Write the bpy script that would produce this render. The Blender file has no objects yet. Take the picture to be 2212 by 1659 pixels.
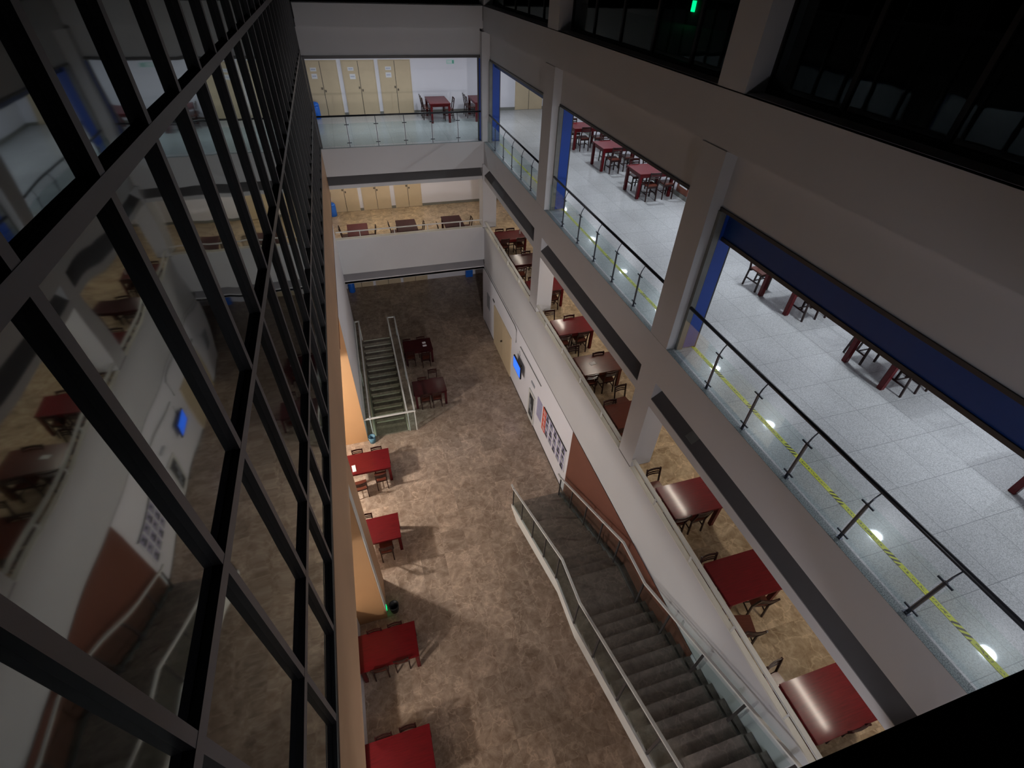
import bpy, bmesh, math, random
from mathutils import Vector, Matrix
random.seed(7)
S = bpy.context.scene
C = S.collection
PI = math.pi

# ------------------------------------------------------------------ camera
F_PX = 1044.4
RM = ((0.95645069, -0.28997957, 0.03337543),
      (-0.16812258, -0.64074562, -0.74911938),
      (0.23861447, 0.71088459, -0.66159371))      # rows: right, down, forward in world axes
cam_d = bpy.data.cameras.new('camera'); cam = bpy.data.objects.new('camera', cam_d); C.objects.link(cam)
r_, d_, f_ = (Vector(v) for v in RM)
f_.normalize(); r_ = (r_ - f_ * r_.dot(f_)).normalized(); u_ = r_.cross(f_)
M = Matrix((( r_[0], u_[0], -f_[0], 0), (r_[1], u_[1], -f_[1], 0), (r_[2], u_[2], -f_[2], 13.97), (0, 0, 0, 1)))
cam.matrix_world = M
cam_d.sensor_width = 36; cam_d.lens = F_PX / 2212 * 36; cam_d.clip_start = 0.02; cam_d.clip_end = 100
S.camera = cam

# ------------------------------------------------------------------ world, exposure
W = bpy.data.worlds.new('world'); S.world = W; W.use_nodes = True
W.node_tree.nodes['Background'].inputs[0].default_value = (0.5, 0.55, 0.7, 1)
W.node_tree.nodes['Background'].inputs[1].default_value = 0.004
S.view_settings.view_transform = 'Standard'; S.view_settings.look = 'None'
S.view_settings.exposure = 0.0; S.view_settings.gamma = 1.0; S.view_settings.use_curve_mapping = False

# ------------------------------------------------------------------ large lights: the lamps under the ceilings, plus unseen ones added
def lamp(kind, loc, watts, col, size=0.3, size_y=None, rot=(0, 0, 0), name='light'):
    l = bpy.data.lights.new(name, kind); l.energy = watts; l.color = col
    if kind == 'AREA':
        if size_y: l.shape = 'RECTANGLE'; l.size = size; l.size_y = size_y
        else: l.shape = 'DISK'; l.size = size
    else: l.shadow_soft_size = size
    o = bpy.data.objects.new(name, l); o.location = loc; o.rotation_euler = rot; C.objects.link(o); return o
COOL = (0.88, 0.93, 1.0); NEUT = (1.0, 0.91, 0.79); WARM = (1.0, 0.93, 0.86)
F4_LAMPS = [(8.45, y) for y in (0.54, 2.73, 5.8, 7.98, 10.98, 13.46, 16.12, 19.15)] + [(6.8, 22.4), (3.6, 22.4), (0.8, 22.4)]
F3_TUBES = [(6.92, y) for y in (1.2, 6.2, 11.6, 15.1, 20.5)] + [(2.8, 22.6), (0.2, 22.6)]
for x, y in F4_LAMPS: lamp('AREA', (x, y, 11.13), 29, COOL, 0.24)
HALL_LAMPS = [(-4.5, 10.4, 3.75, 900), (-4.5, 2.0, 3.75, 400)]
for x, y, z, w in HALL_LAMPS: lamp('POINT', (x, y, z), w, WARM, 0.15)
lamp('POINT', (2.0, -1.8, 6.3), 110, (0.93, 0.92, 1.0), 0.2)  # unseen lamp added behind the viewpoint to brighten the atrium
lamp('POINT', (2.0, -1.4, 10.6), 60, (0.93, 0.92, 1.0), 0.2)  # second unseen lamp added there, one storey up
for z, tz, w in ((10.3, 6.5, 1500), (6.2, 3.2, 1300)):          # unseen spotlights added behind the viewpoint to brighten the far walls
    sp_ = lamp('SPOT', (1.8, -1.6, z), w, (1.0, 0.96, 0.97), 0.15, rot=Vector((0.2, 21.6, tz - z)).to_track_quat('-Z', 'Y').to_euler())
    sp_.data.spot_size = math.radians(46); sp_.data.spot_blend = 1.0
lamp('POINT', (-0.3, 14.3, -1.2), 45, (0.90, 0.95, 0.74), 0.1)  # unseen lamp added in the stairwell to brighten the steps

# ------------------------------------------------------------------ materials
MATS = {}
def nt(name):
    m = bpy.data.materials.new(name); m.use_nodes = True; n = m.node_tree
    b = n.nodes['Principled BSDF']; MATS[name] = m
    return m, n, b
def plain(name, col, rough=0.6, metal=0.0, noise=0.06, scale=6.0, spec=0.5, emit=None, es=0.0, bump=0.0):
    m, n, b = nt(name)
    tc = n.nodes.new('ShaderNodeNewGeometry'); no = n.nodes.new('ShaderNodeTexNoise'); no.inputs['Scale'].default_value = scale
    no.inputs['Detail'].default_value = 5
    n.links.new(tc.outputs['Position'], no.inputs['Vector'])
    mx = n.nodes.new('ShaderNodeMix'); mx.data_type = 'RGBA'
    mx.inputs[6].default_value = (*[c * (1 - noise) for c in col], 1); mx.inputs[7].default_value = (*[min(1, c * (1 + noise)) for c in col], 1)
    n.links.new(no.outputs['Fac'], mx.inputs[0]); n.links.new(mx.outputs[2], b.inputs['Base Color'])
    b.inputs['Roughness'].default_value = rough; b.inputs['Metallic'].default_value = metal
    b.inputs['Specular IOR Level'].default_value = spec
    if emit: b.inputs['Emission Color'].default_value = (*emit, 1); b.inputs['Emission Strength'].default_value = es
    if bump:
        bp = n.nodes.new('ShaderNodeBump'); bp.inputs['Strength'].default_value = bump
        n.links.new(no.outputs['Fac'], bp.inputs['Height']); n.links.new(bp.outputs[0], b.inputs['Normal'])
    return m
plain('wall_paint', (0.56, 0.56, 0.575), 0.75, noise=0.05, scale=0.8)
plain('white_paint', (0.78, 0.775, 0.83), 0.7, noise=0.03, scale=1.0)
plain('ceiling_paint', (0.6, 0.6, 0.6), 0.8)
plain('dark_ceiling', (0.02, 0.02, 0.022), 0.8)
plain('shade_strip', (0.135, 0.128, 0.13), 0.8)  # painted slot shade; also plain dark for trims and a stringer
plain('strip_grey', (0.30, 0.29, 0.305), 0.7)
plain('beam_paint', (0.52, 0.32, 0.185), 0.55, noise=0.22, scale=0.7)
plain('orange_paint', (0.50, 0.285, 0.135), 0.6, noise=0.08, scale=1.2)
plain('brown_paint', (0.17, 0.058, 0.036), 0.6, noise=0.1, scale=1.0)
plain('frame_dark', (0.055, 0.05, 0.05), 0.45, metal=0.2)
plain('frame_grey', (0.20, 0.205, 0.195), 0.5, noise=0.3, scale=5)
plain('blue_header_shaded', (0.006, 0.05, 0.24), 0.45)  # panel blue darkened: shade of the unlit header put into the colour
plain('mullion_face', (0.16, 0.145, 0.145), 0.5, metal=0.3)
plain('mullion_side', (0.008, 0.007, 0.008), 0.5)
plain('blue_panel', (0.012, 0.07, 0.42), 0.4)
plain('rail_black', (0.012, 0.013, 0.018), 0.35)
plain('steel', (0.11, 0.12, 0.145), 0.35, metal=0.8)
plain('rail_white', (0.66, 0.66, 0.64), 0.5)
plain('nosing_pale', (0.80, 0.80, 0.68), 0.5)
plain('ledge_white', (0.66, 0.65, 0.60), 0.55)
plain('baseboard', (0.20, 0.20, 0.18), 0.5)
plain('door_tan', (0.62, 0.50, 0.33), 0.55, noise=0.08, scale=3)
plain('metal_knob', (0.12, 0.10, 0.08), 0.4, metal=0.7)
plain('paper', (0.8, 0.8, 0.82), 0.7)
plain('ink_grey', (0.40, 0.44, 0.58), 0.7)
plain('water_blue', (0.02, 0.16, 0.70), 0.25)
plain('bin_black', (0.012, 0.014, 0.016), 0.5)
plain('bin_blue', (0.10, 0.25, 0.36), 0.5)
plain('poster_red', (0.70, 0.09, 0.04), 0.6)
plain('poster_grey', (0.32, 0.34, 0.38), 0.6)
plain('poster_dark', (0.035, 0.04, 0.045), 0.5)
plain('poster_violet', (0.36, 0.34, 0.52), 0.6)
plain('tv_black', (0.006, 0.006, 0.01), 0.3)
plain('tv_screen', (0.01, 0.05, 0.3), 0.3, emit=(0.03, 0.16, 0.95), es=1.3)
plain('exit_green', (0.0, 0.3, 0.1), 0.5, emit=(0.0, 0.9, 0.22), es=1.5)
plain('exit_bright', (0.0, 0.3, 0.1), 0.5, emit=(0.0, 0.9, 0.22), es=6)
plain('exit_pale', (0.5, 0.75, 0.68), 0.5)
plain('exit_dull', (0.10, 0.42, 0.30), 0.5)
plain('lamp_body', (0.6, 0.6, 0.6), 0.5)
plain('lamp_glow', (0.9, 0.9, 0.9), 0.5, emit=(0.85, 0.92, 1.0), es=30)
plain('tube_glow', (0.9, 0.9, 0.9), 0.5, emit=(1.0, 0.88, 0.74), es=92)
plain('plastic_red', (0.6, 0.03, 0.05), 0.4)
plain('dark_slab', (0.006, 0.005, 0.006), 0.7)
plain('basement', (0.16, 0.16, 0.13), 0.8)

def wood(name, col, rough, coat=0.3, coat_rough=0.2):
    m, n, b = nt(name)
    tc = n.nodes.new('ShaderNodeTexCoord'); mp = n.nodes.new('ShaderNodeMapping'); mp.inputs['Scale'].default_value = (2, 30, 8)
    no = n.nodes.new('ShaderNodeTexNoise'); no.inputs['Scale'].default_value = 1.5; no.inputs['Detail'].default_value = 6
    n.links.new(tc.outputs['Object'], mp.inputs[0]); n.links.new(mp.outputs[0], no.inputs['Vector'])
    r = n.nodes.new('ShaderNodeValToRGB'); r.color_ramp.elements[0].position = 0.3; r.color_ramp.elements[1].position = 0.75
    r.color_ramp.elements[0].color = (*[c * 0.75 for c in col], 1); r.color_ramp.elements[1].color = (*[c * 1.2 for c in col], 1)
    n.links.new(no.outputs['Fac'], r.inputs[0]); n.links.new(r.outputs[0], b.inputs['Base Color'])
    b.inputs['Roughness'].default_value = rough; b.inputs['Specular IOR Level'].default_value = 0.15; b.inputs['Coat Weight'].default_value = coat; b.inputs['Coat Roughness'].default_value = coat_rough
wood('wood_red', (0.12, 0.003, 0.006), 0.6, 0.42, 0.13)
wood('wood_maroon', (0.05, 0.006, 0.008), 0.55, 0.22, 0.15)
wood('wood_brown', (0.11, 0.024, 0.014), 0.4, 0.4, 0.22)
wood('wood_dark', (0.03, 0.009, 0.008), 0.35, 0.4, 0.2)
wood('wood_seat', (0.12, 0.035, 0.022), 0.35, 0.4, 0.2)

def tiled(name, size, off, cols, mortar, msize, rough, kind, spec=0.5, coat=0.0):
    m, n, b = nt(name)
    g = n.nodes.new('ShaderNodeNewGeometry'); mp = n.nodes.new('ShaderNodeMapping'); mp.inputs['Location'].default_value = (off[0], off[1], 0)
    n.links.new(g.outputs['Position'], mp.inputs[0])
    br = n.nodes.new('ShaderNodeTexBrick'); br.offset = 0; br.squash = 1; br.inputs['Scale'].default_value = 1
    br.inputs['Brick Width'].default_value = size[0]; br.inputs['Row Height'].default_value = size[1]
    br.inputs['Mortar Size'].default_value = msize; br.inputs['Mortar Smooth'].default_value = 0.3
    br.inputs['Color1'].default_value = (0, 0, 0, 1); br.inputs['Color2'].default_value = (1, 1, 1, 1); br.inputs['Mortar'].default_value = (0.5, 0.5, 0.5, 1)
    n.links.new(mp.outputs[0], br.inputs['Vector'])
    n1 = n.nodes.new('ShaderNodeTexNoise'); n2 = n.nodes.new('ShaderNodeTexNoise')
    n.links.new(g.outputs['Position'], n2.inputs['Vector'])
    if kind == 'granite':
        n1.inputs['Scale'].default_value = 80; n1.inputs['Detail'].default_value = 3; n2.inputs['Scale'].default_value = 0.8
        n.links.new(g.outputs['Position'], n1.inputs['Vector'])
    else:
        n1.inputs['Scale'].default_value = 3.4; n1.inputs['Detail'].default_value = 12; n1.inputs['Roughness'].default_value = 0.74
        n1.inputs['Distortion'].default_value = 0.5; n2.inputs['Scale'].default_value = 0.45
        # each slab is cut from another part of the block
        ad = n.nodes.new('ShaderNodeVectorMath'); ad.operation = 'MULTIPLY_ADD'
        ad.inputs[1].default_value = (7, 11, 3)
        n.links.new(br.outputs['Color'], ad.inputs[0]); n.links.new(g.outputs['Position'], ad.inputs[2])
        n.links.new(ad.outputs[0], n1.inputs['Vector'])
    r = n.nodes.new('ShaderNodeValToRGB'); e = r.color_ramp.elements
    if kind == 'granite': e[0].position = 0.36; e[1].position = 0.60
    else: e[0].position = 0.34; e[1].position = 0.64
    e[0].color = (*cols[0], 1); e[1].color = (*cols[1], 1)
    if kind != 'granite':
        k = e.new(0.50); k.color = (*[(a + c) / 2 for a, c in zip(cols[0], cols[1])], 1)
        k = e.new(0.74); k.color = (*[min(1, c * 1.25) for c in cols[1]], 1)
    n.links.new(n1.outputs['Fac'], r.inputs[0])
    if kind != 'granite':
        vo = n.nodes.new('ShaderNodeTexVoronoi'); vo.feature = 'DISTANCE_TO_EDGE'; vo.inputs['Scale'].default_value = 1.7
        wr = n.nodes.new('ShaderNodeTexNoise'); wr.inputs['Scale'].default_value = 2.2; wr.inputs['Detail'].default_value = 5
        n.links.new(ad.outputs[0], wr.inputs['Vector'])
        wa = n.nodes.new('ShaderNodeVectorMath'); wa.operation = 'MULTIPLY_ADD'; wa.inputs[1].default_value = (0.9, 0.9, 0.9)
        n.links.new(wr.outputs['Color'], wa.inputs[0]); n.links.new(ad.outputs[0], wa.inputs[2]); n.links.new(wa.outputs[0], vo.inputs['Vector'])
        vr = n.nodes.new('ShaderNodeMapRange'); vr.inputs['From Max'].default_value = 0.035; vr.inputs['To Min'].default_value = 1.0; vr.inputs['To Max'].default_value = 0.0
        n.links.new(vo.outputs['Distance'], vr.inputs['Value'])
        vm = n.nodes.new('ShaderNodeMath'); vm.operation = 'MULTIPLY'; n.links.new(vr.outputs[0], vm.inputs[0]); n.links.new(n2.outputs['Fac'], vm.inputs[1])
        vx = n.nodes.new('ShaderNodeMix'); vx.data_type = 'RGBA'; vx.inputs[7].default_value = (*[min(1, c * 1.35) for c in cols[1]], 1)
        n.links.new(vm.outputs[0], vx.inputs[0]); n.links.new(r.outputs[0], vx.inputs[6]); stone = vx.outputs[2]
    else: stone = r.outputs[0]
    # slab-to-slab tone
    tone = n.nodes.new('ShaderNodeMapRange'); tone.inputs['To Min'].default_value = 0.94 if kind == 'granite' else 0.82; tone.inputs['To Max'].default_value = 1.04 if kind == 'granite' else 1.12
    n.links.new(br.outputs['Color'], tone.inputs['Value'])
    mm = n.nodes.new('ShaderNodeVectorMath'); mm.operation = 'SCALE'
    n.links.new(stone, mm.inputs[0]); n.links.new(tone.outputs[0], mm.inputs['Scale'])
    mr = n.nodes.new('ShaderNodeMapRange'); mr.inputs['To Min'].default_value = 0.90; mr.inputs['To Max'].default_value = 1.08
    n.links.new(n2.outputs['Fac'], mr.inputs['Value'])
    m2 = n.nodes.new('ShaderNodeVectorMath'); m2.operation = 'SCALE'
    n.links.new(mm.outputs[0], m2.inputs[0]); n.links.new(mr.outputs[0], m2.inputs['Scale'])
    mx = n.nodes.new('ShaderNodeMix'); mx.data_type = 'RGBA'; mx.inputs[7].default_value = (*mortar, 1)
    n.links.new(br.outputs['Fac'], mx.inputs[0]); n.links.new(m2.outputs[0], mx.inputs[6])
    n.links.new(mx.outputs[2], b.inputs['Base Color'])
    b.inputs['Roughness'].default_value = rough; b.inputs['Specular IOR Level'].default_value = spec
    b.inputs['Coat Weight'].default_value = coat; b.inputs['Coat Roughness'].default_value = 0.05
tiled('granite', (0.72, 0.72), (-5.22, -0.92), ((0.36, 0.375, 0.38), (0.61, 0.625, 0.63)), (0.22, 0.23, 0.24), 0.004, 0.32, 'granite', 0.5, 0.25)
tiled('granite_kerb', (2.0, 2.0), (-5.0, 0), ((0.10, 0.12, 0.125), (0.36, 0.40, 0.40)), (0.1, 0.1, 0.1), 0.004, 0.5, 'granite')
tiled('marble', (0.95, 0.95), (-5.2, -0.3), ((0.27, 0.18, 0.10), (0.66, 0.53, 0.36)), (0.36, 0.25, 0.16), 0.002, 0.28, 'marble')
tiled('marble_hall', (0.74, 0.74), (-0.7, -13.1), ((0.23, 0.16, 0.115), (0.52, 0.41, 0.325)), (0.33, 0.26, 0.21), 0.002, 0.30, 'marble')
tiled('marble_steps', (3.0, 3.0), (-3.0, 0), ((0.13, 0.105, 0.088), (0.27, 0.225, 0.19)), (0.3, 0.25, 0.2), 0.002, 0.45, 'marble')

def glass_mat(name, tint, refl, rough=0.02):
    m = bpy.data.materials.new(name); m.use_nodes = True; n = m.node_tree; n.nodes.clear(); MATS[name] = m
    o = n.nodes.new('ShaderNodeOutputMaterial'); mx = n.nodes.new('ShaderNodeMixShader')
    t = n.nodes.new('ShaderNodeBsdfTransparent'); t.inputs[0].default_value = (*tint, 1)
    g = n.nodes.new('ShaderNodeBsdfGlossy'); g.inputs['Roughness'].default_value = rough; g.inputs[0].default_value = (0.9, 1, 0.98, 1)
    fr = n.nodes.new('ShaderNodeLayerWeight'); fr.inputs['Blend'].default_value = 0.5
    pw = n.nodes.new('ShaderNodeMath'); pw.operation = 'POWER'; pw.inputs[1].default_value = 4.0; n.links.new(fr.outputs['Facing'], pw.inputs[0])
    ad = n.nodes.new('ShaderNodeMath'); ad.operation = 'MULTIPLY_ADD'; ad.inputs[1].default_value = refl; ad.inputs[2].default_value = 0.03
    n.links.new(pw.outputs[0], ad.inputs[0]); n.links.new(ad.outputs[0], mx.inputs[0]); n.links.new(t.outputs[0], mx.inputs[1]); n.links.new(g.outputs[0], mx.inputs[2])
    n.links.new(mx.outputs[0], o.inputs[0])
glass_mat('glass', (0.90, 0.945, 0.945), 0.4)
glass_mat('glass_dark', (0.50, 0.53, 0.54), 0.5)
def coated_glass():
    m = bpy.data.materials.new('coated_glass'); m.use_nodes = True; n = m.node_tree; n.nodes.clear(); MATS['coated_glass'] = m
    o = n.nodes.new('ShaderNodeOutputMaterial'); mx = n.nodes.new('ShaderNodeMixShader')
    d = n.nodes.new('ShaderNodeBsdfDiffuse'); d.inputs[0].default_value = (0.010, 0.010, 0.012, 1)
    g = n.nodes.new('ShaderNodeBsdfGlossy'); g.inputs['Roughness'].default_value = 0.035; g.inputs[0].default_value = (0.86, 0.93, 0.92, 1)
    fr = n.nodes.new('ShaderNodeFresnel'); fr.inputs[0].default_value = 2.5
    mr = n.nodes.new('ShaderNodeMapRange'); mr.inputs['To Min'].default_value = 0.12; mr.inputs['To Max'].default_value = 1.0
    ge = n.nodes.new('ShaderNodeNewGeometry'); no = n.nodes.new('ShaderNodeTexNoise'); no.inputs['Scale'].default_value = 2.2; no.inputs['Detail'].default_value = 0
    bp = n.nodes.new('ShaderNodeBump'); bp.inputs['Strength'].default_value = 0.05; bp.inputs['Distance'].default_value = 0.05
    n.links.new(ge.outputs['Position'], no.inputs['Vector']); n.links.new(no.outputs['Fac'], bp.inputs['Height']); n.links.new(bp.outputs[0], g.inputs['Normal'])
    n.links.new(fr.outputs[0], mr.inputs['Value']); n.links.new(mr.outputs[0], mx.inputs[0])
    n.links.new(d.outputs[0], mx.inputs[1]); n.links.new(g.outputs[0], mx.inputs[2]); n.links.new(mx.outputs[0], o.inputs[0])
coated_glass()
def tape_mat():
    m, n, b = nt('hazard_tape')
    g = n.nodes.new('ShaderNodeNewGeometry'); sp = n.nodes.new('ShaderNodeSeparateXYZ'); n.links.new(g.outputs['Position'], sp.inputs[0])
    def ma(op, a, c=None, d=None):
        x = n.nodes.new('ShaderNodeMath'); x.operation = op
        for i, v in enumerate((a, c, d)):
            if v is None: continue
            if isinstance(v, (int, float)): x.inputs[i].default_value = v
            else: n.links.new(v, x.inputs[i])
        return x.outputs[0]
    y = sp.outputs['Y']; x = sp.outputs['X']
    cyc = ma('PINGPONG', ma('ADD', y, 0.3), 0.46)                         # distance inside a repeat of 0.92 m
    grp = ma('LESS_THAN', cyc, 0.115)
    diag = ma('FRACT', ma('MULTIPLY', ma('ADD', y, ma('MULTIPLY', x, 0.8)), 14.0))
    bars = ma('MULTIPLY', grp, ma('LESS_THAN', diag, 0.5))
    no = n.nodes.new('ShaderNodeTexNoise'); no.inputs['Scale'].default_value = 45; no.inputs['Detail'].default_value = 2
    n.links.new(g.outputs['Position'], no.inputs['Vector'])
    mid = ma('LESS_THAN', ma('ABSOLUTE', ma('SUBTRACT', x, 5.66)), 0.017)
    txt = ma('MULTIPLY', ma('MULTIPLY', ma('GREATER_THAN', no.outputs['Fac'], 0.52), mid), ma('GREATER_THAN', cyc, 0.15))
    fac = ma('MAXIMUM', bars, ma('MULTIPLY', txt, 0.75))
    mx = n.nodes.new('ShaderNodeMix'); mx.data_type = 'RGBA'; mx.inputs[6].default_value = (0.80, 0.82, 0.03, 1); mx.inputs[7].default_value = (0.03, 0.03, 0.02, 1)
    n.links.new(fac, mx.inputs[0]); n.links.new(mx.outputs[2], b.inputs['Base Color']); b.inputs['Roughness'].default_value = 0.45
tape_mat()

# ------------------------------------------------------------------ mesh helpers
class MB:
    def __init__(s): s.v = []; s.f = []; s.mi = []
    def box(s, x0, x1, y0, y1, z0, z1, mi=0):
        b = len(s.v)
        s.v += [(x, y, z) for z in (z0, z1) for y in (y0, y1) for x in (x0, x1)]
        s.f += [[b + i for i in q] for q in ((0, 2, 3, 1), (4, 5, 7, 6), (0, 1, 5, 4), (2, 6, 7, 3), (0, 4, 6, 2), (1, 3, 7, 5))]
        s.mi += [mi] * 6 if isinstance(mi, int) else list(mi); return s
    def prism(s, prof, axis, a, b, mi=0):
        """prof: 2-D outline; axis 'y' extrudes an XZ outline, 'x' a YZ outline, 'z' an XY outline"""
        n = len(prof); o = len(s.v)
        for t in (a, b):
            for p in prof:
                s.v.append({'y': (p[0], t, p[1]), 'x': (t, p[0], p[1]), 'z': (p[0], p[1], t)}[axis])
        s.f.append([o + i for i in range(n)]); s.f.append([o + n + i for i in reversed(range(n))]); s.mi += [mi, mi]
        for i in range(n):
            j = (i + 1) % n; s.f.append([o + i, o + n + i, o + n + j, o + j]); s.mi.append(mi)
        return s
    def bar(s, p, q, w, h=None, up=(0, 0, 1), mi=0):
        """square bar from p to q"""
        h = h or w; p = Vector(p); q = Vector(q); d = (q - p).normalized(); up = Vector(up)
        if abs(d.dot(up)) > 0.98: up = Vector((0, 1, 0))
        a = d.cross(up).normalized() * w / 2; b = a.cross(d).normalized() * h / 2; o = len(s.v)
        for c in (p, q):
            for k, l in ((-1, -1), (1, -1), (1, 1), (-1, 1)): s.v.append(tuple(c + a * k + b * l))
        s.f += [[o + i for i in t] for t in ((0, 1, 2, 3), (7, 6, 5, 4), (0, 4, 5, 1), (1, 5, 6, 2), (2, 6, 7, 3), (3, 7, 4, 0))]; s.mi += [mi] * 6; return s
    def tube(s, pts, r, n=8, mi=0, radii=None):
        rings = []
        P = [Vector(p) for p in pts]
        for i, p in enumerate(P):
            d = ((P[i + 1] - p) if i < len(P) - 1 else (p - P[i - 1])).normalized()
            if 0 < i < len(P) - 1: d = ((P[i + 1] - p).normalized() + (p - P[i - 1]).normalized()).normalized()
            up = Vector((0, 0, 1)) if abs(d.z) < 0.9 else Vector((0, 1, 0))
            a = d.cross(up).normalized(); b = a.cross(d)
            rr = radii[i] if radii else r; o = len(s.v)
            for k in range(n): s.v.append(tuple(p + (a * math.cos(2 * PI * k / n) + b * math.sin(2 * PI * k / n)) * rr))
            rings.append(o)
        for u, w in zip(rings, rings[1:]):
            for k in range(n): s.f.append([u + k, u + (k + 1) % n, w + (k + 1) % n, w + k]); s.mi.append(mi)
        s.f.append([rings[0] + k for k in reversed(range(n))]); s.f.append([rings[-1] + k for k in range(n)]); s.mi += [mi, mi]; return s
    def lathe(s, prof, n=20, c=(0, 0, 0), mi=0):
        o = len(s.v)
        for r, z in prof:
            for k in range(n): s.v.append((c[0] + r * math.cos(2 * PI * k / n), c[1] + r * math.sin(2 * PI * k / n), c[2] + z))
        for i in range(len(prof) - 1):
            for k in range(n): s.f.append([o + i * n + k, o + i * n + (k + 1) % n, o + (i + 1) * n + (k + 1) % n, o + (i + 1) * n + k]); s.mi.append(mi)
        s.f.append([o + k for k in reversed(range(n))]); s.f.append([o + (len(prof) - 1) * n + k for k in range(n)]); s.mi += [mi, mi]; return s
    def build(s, name, mats, parent=None, bevel=0.0, smooth=False):
        me = bpy.data.meshes.new(name); me.from_pydata(s.v, [], s.f); 
        if isinstance(mats, str): mats = [mats]
        for m in mats: me.materials.append(MATS[m])
        for p, i in zip(me.polygons, s.mi): p.material_index = i
        bm = bmesh.new(); bm.from_mesh(me); bmesh.ops.recalc_face_normals(bm, faces=bm.faces)
        if bevel: bmesh.ops.bevel(bm, geom=bm.edges[:], offset=bevel, segments=2, affect='EDGES', clamp_overlap=True)
        bm.to_mesh(me); bm.free()
        if smooth:
            for p in me.polygons: p.use_smooth = True
        o = bpy.data.objects.new(name, me); C.objects.link(o)
        if parent: o.parent = parent
        return o
def box(name, mat, *a, parent=None, bevel=0.0): return MB().box(*a).build(name, mat, parent, bevel)
def tag(o, label=None, cat=None, group=None, kind=None):
    if label: o['label'] = label
    if cat: o['category'] = cat
    if group: o['group'] = group
    if kind: o['kind'] = kind
    return o
def empty(name, loc=(0, 0, 0), rz=0.0):
    o = bpy.data.objects.new(name, None); C.objects.link(o); o.location = loc; o.rotation_euler = (0, 0, rz); o.empty_display_size = 0.2; return o
def struct(name, mb, mat, label=None, bevel=0.0):
    o = mb.build(name, mat, None, bevel); o['kind'] = 'structure'
    if label: o['label'] = label
    return o
def children(o): return [c for c in bpy.data.objects if c.parent == o]
def copy_tree(o, parent=None, kids=None):
    c = o.copy(); C.objects.link(c); c.parent = parent
    for ch in (KIDS.get(o.name) if o.name in KIDS else KIDS.setdefault(o.name, children(o))):
        copy_tree(ch, c)
    return c
KIDS = {}

# ------------------------------------------------------------------ levels
F3, F4, F5 = 4.24, 8.48, 12.72
XW = 5.1; YB = 20.04; YE = 24.9; XE = 9.65; Y0 = -0.3
COLS = [(6.10, 6.70), (12.98, 13.68), (19.95, 20.60)]
BAYS = [(Y0, 6.10), (6.70, 12.98), (13.68, 19.95)]

# ground floor, with the stair well cut out
g = MB()
HX0, HX1, HY0, HY1 = -0.98, 0.36, 13.45, 19.82
g.box(-6.2, XE, -3, HY0, -0.3, 0); g.box(-6.2, XE, HY1, YE, -0.3, 0); g.box(-6.2, HX0, HY0, HY1, -0.3, 0); g.box(HX1, XE, HY0, HY1, -0.3, 0)
struct('floor', g, 'marble_hall', 'brown marble floor of the ground level hall')
w = MB()
w.box(HX0 - 0.1, HX0, HY0, HY1, -2.6, -0.3); w.box(HX1, HX1 + 0.1, HY0, HY1, -2.6, -0.3)
w.box(HX0 - 0.1, HX1 + 0.1, HY0 - 0.1, HY0, -2.6, -0.3); w.box(HX0 - 0.1, HX1 + 0.1, HY1, HY1 + 0.1, -2.6, -0.3)
w.box(HX0 - 0.1, HX1 + 0.1, HY0 - 0.1, HY1 + 0.1, -2.7, -2.4)
struct('stairwell', w, 'basement', 'dark walls of the opening for the stairs going down')
# middle gallery floor, upper gallery floor, top gallery floor
def ring(z0, z1, south=True):
    m = MB(); m.box(XW + 0.02, XE, -3 if south else Y0, YE, z0, z1); m.box(-2.8, XW + 0.02, YB + 0.02, YE, z0, z1)
    return m
struct('floor', ring(3.95, F3), 'marble', 'golden beige marble floor of the middle gallery')
struct('floor', ring(8.1, F4), 'granite', 'pale grey granite floor of the upper gallery')
struct('floor', ring(12.3, F5), 'dark_ceiling', 'dark floor of the top storey')
struct('floor', MB().box(-1.2, XW, -3, -0.12, F3 - 0.3, F3), 'marble', 'middle gallery floor at the head of the stairs')
struct('floor', MB().box(-1.2, XW, -3, -0.35, F4 - 0.4, F4), 'granite', 'upper gallery floor under the viewpoint')
struct('floor', MB().box(-1.2, XE, -3, 0.03, F5 - 0.35, F5 + 0.004), 'dark_slab', 'black balcony edge in the bottom right corner')
struct('trim_1', MB().box(XW, XW + 0.11, Y0, YB, F4, F4 + 0.006).box(-1.0, XW, YB, YB + 0.1, F4, F4 + 0.006), 'granite_kerb', 'dark granite kerb along the edge of the upper gallery')
# ceilings
def ceil(z0, z1, dy): return MB().box(5.6, XE, -3, YE, z0, z1).box(-2.8, 5.6, YB + dy, YE, z0, z1)
struct('ceiling', ceil(11.2, 11.3, 0.5), 'ceiling_paint', 'ceiling of the upper gallery')
struct('ceiling', ceil(7.05, 7.12, 0.45), 'ceiling_paint', 'ceiling of the middle gallery')
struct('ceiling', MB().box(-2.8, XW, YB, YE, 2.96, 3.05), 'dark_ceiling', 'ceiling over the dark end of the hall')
struct('ceiling', MB().box(-6.2, XE, -3, YE, 17.2, 17.4), 'dark_ceiling', 'dark roof of the atrium')
struct('ceiling', MB().box(-6.2, -1.25, -3, YE, 6.92, 7.1), 'ceiling_paint', 'ceiling of the side hall behind the piers')
struct('ceiling', MB().box(-1.2, XW, -3, -0.3, 6.9, 7.0).box(-1.2, XW, -3, -0.35, 11.1, 11.2), 'ceiling_paint', 'ceilings of the galleries under the viewpoint')
struct('floor', MB().box(-6.2, -2.85, -3, YB, 3.95, F3), 'marble', 'middle floor of the side hall')
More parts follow.
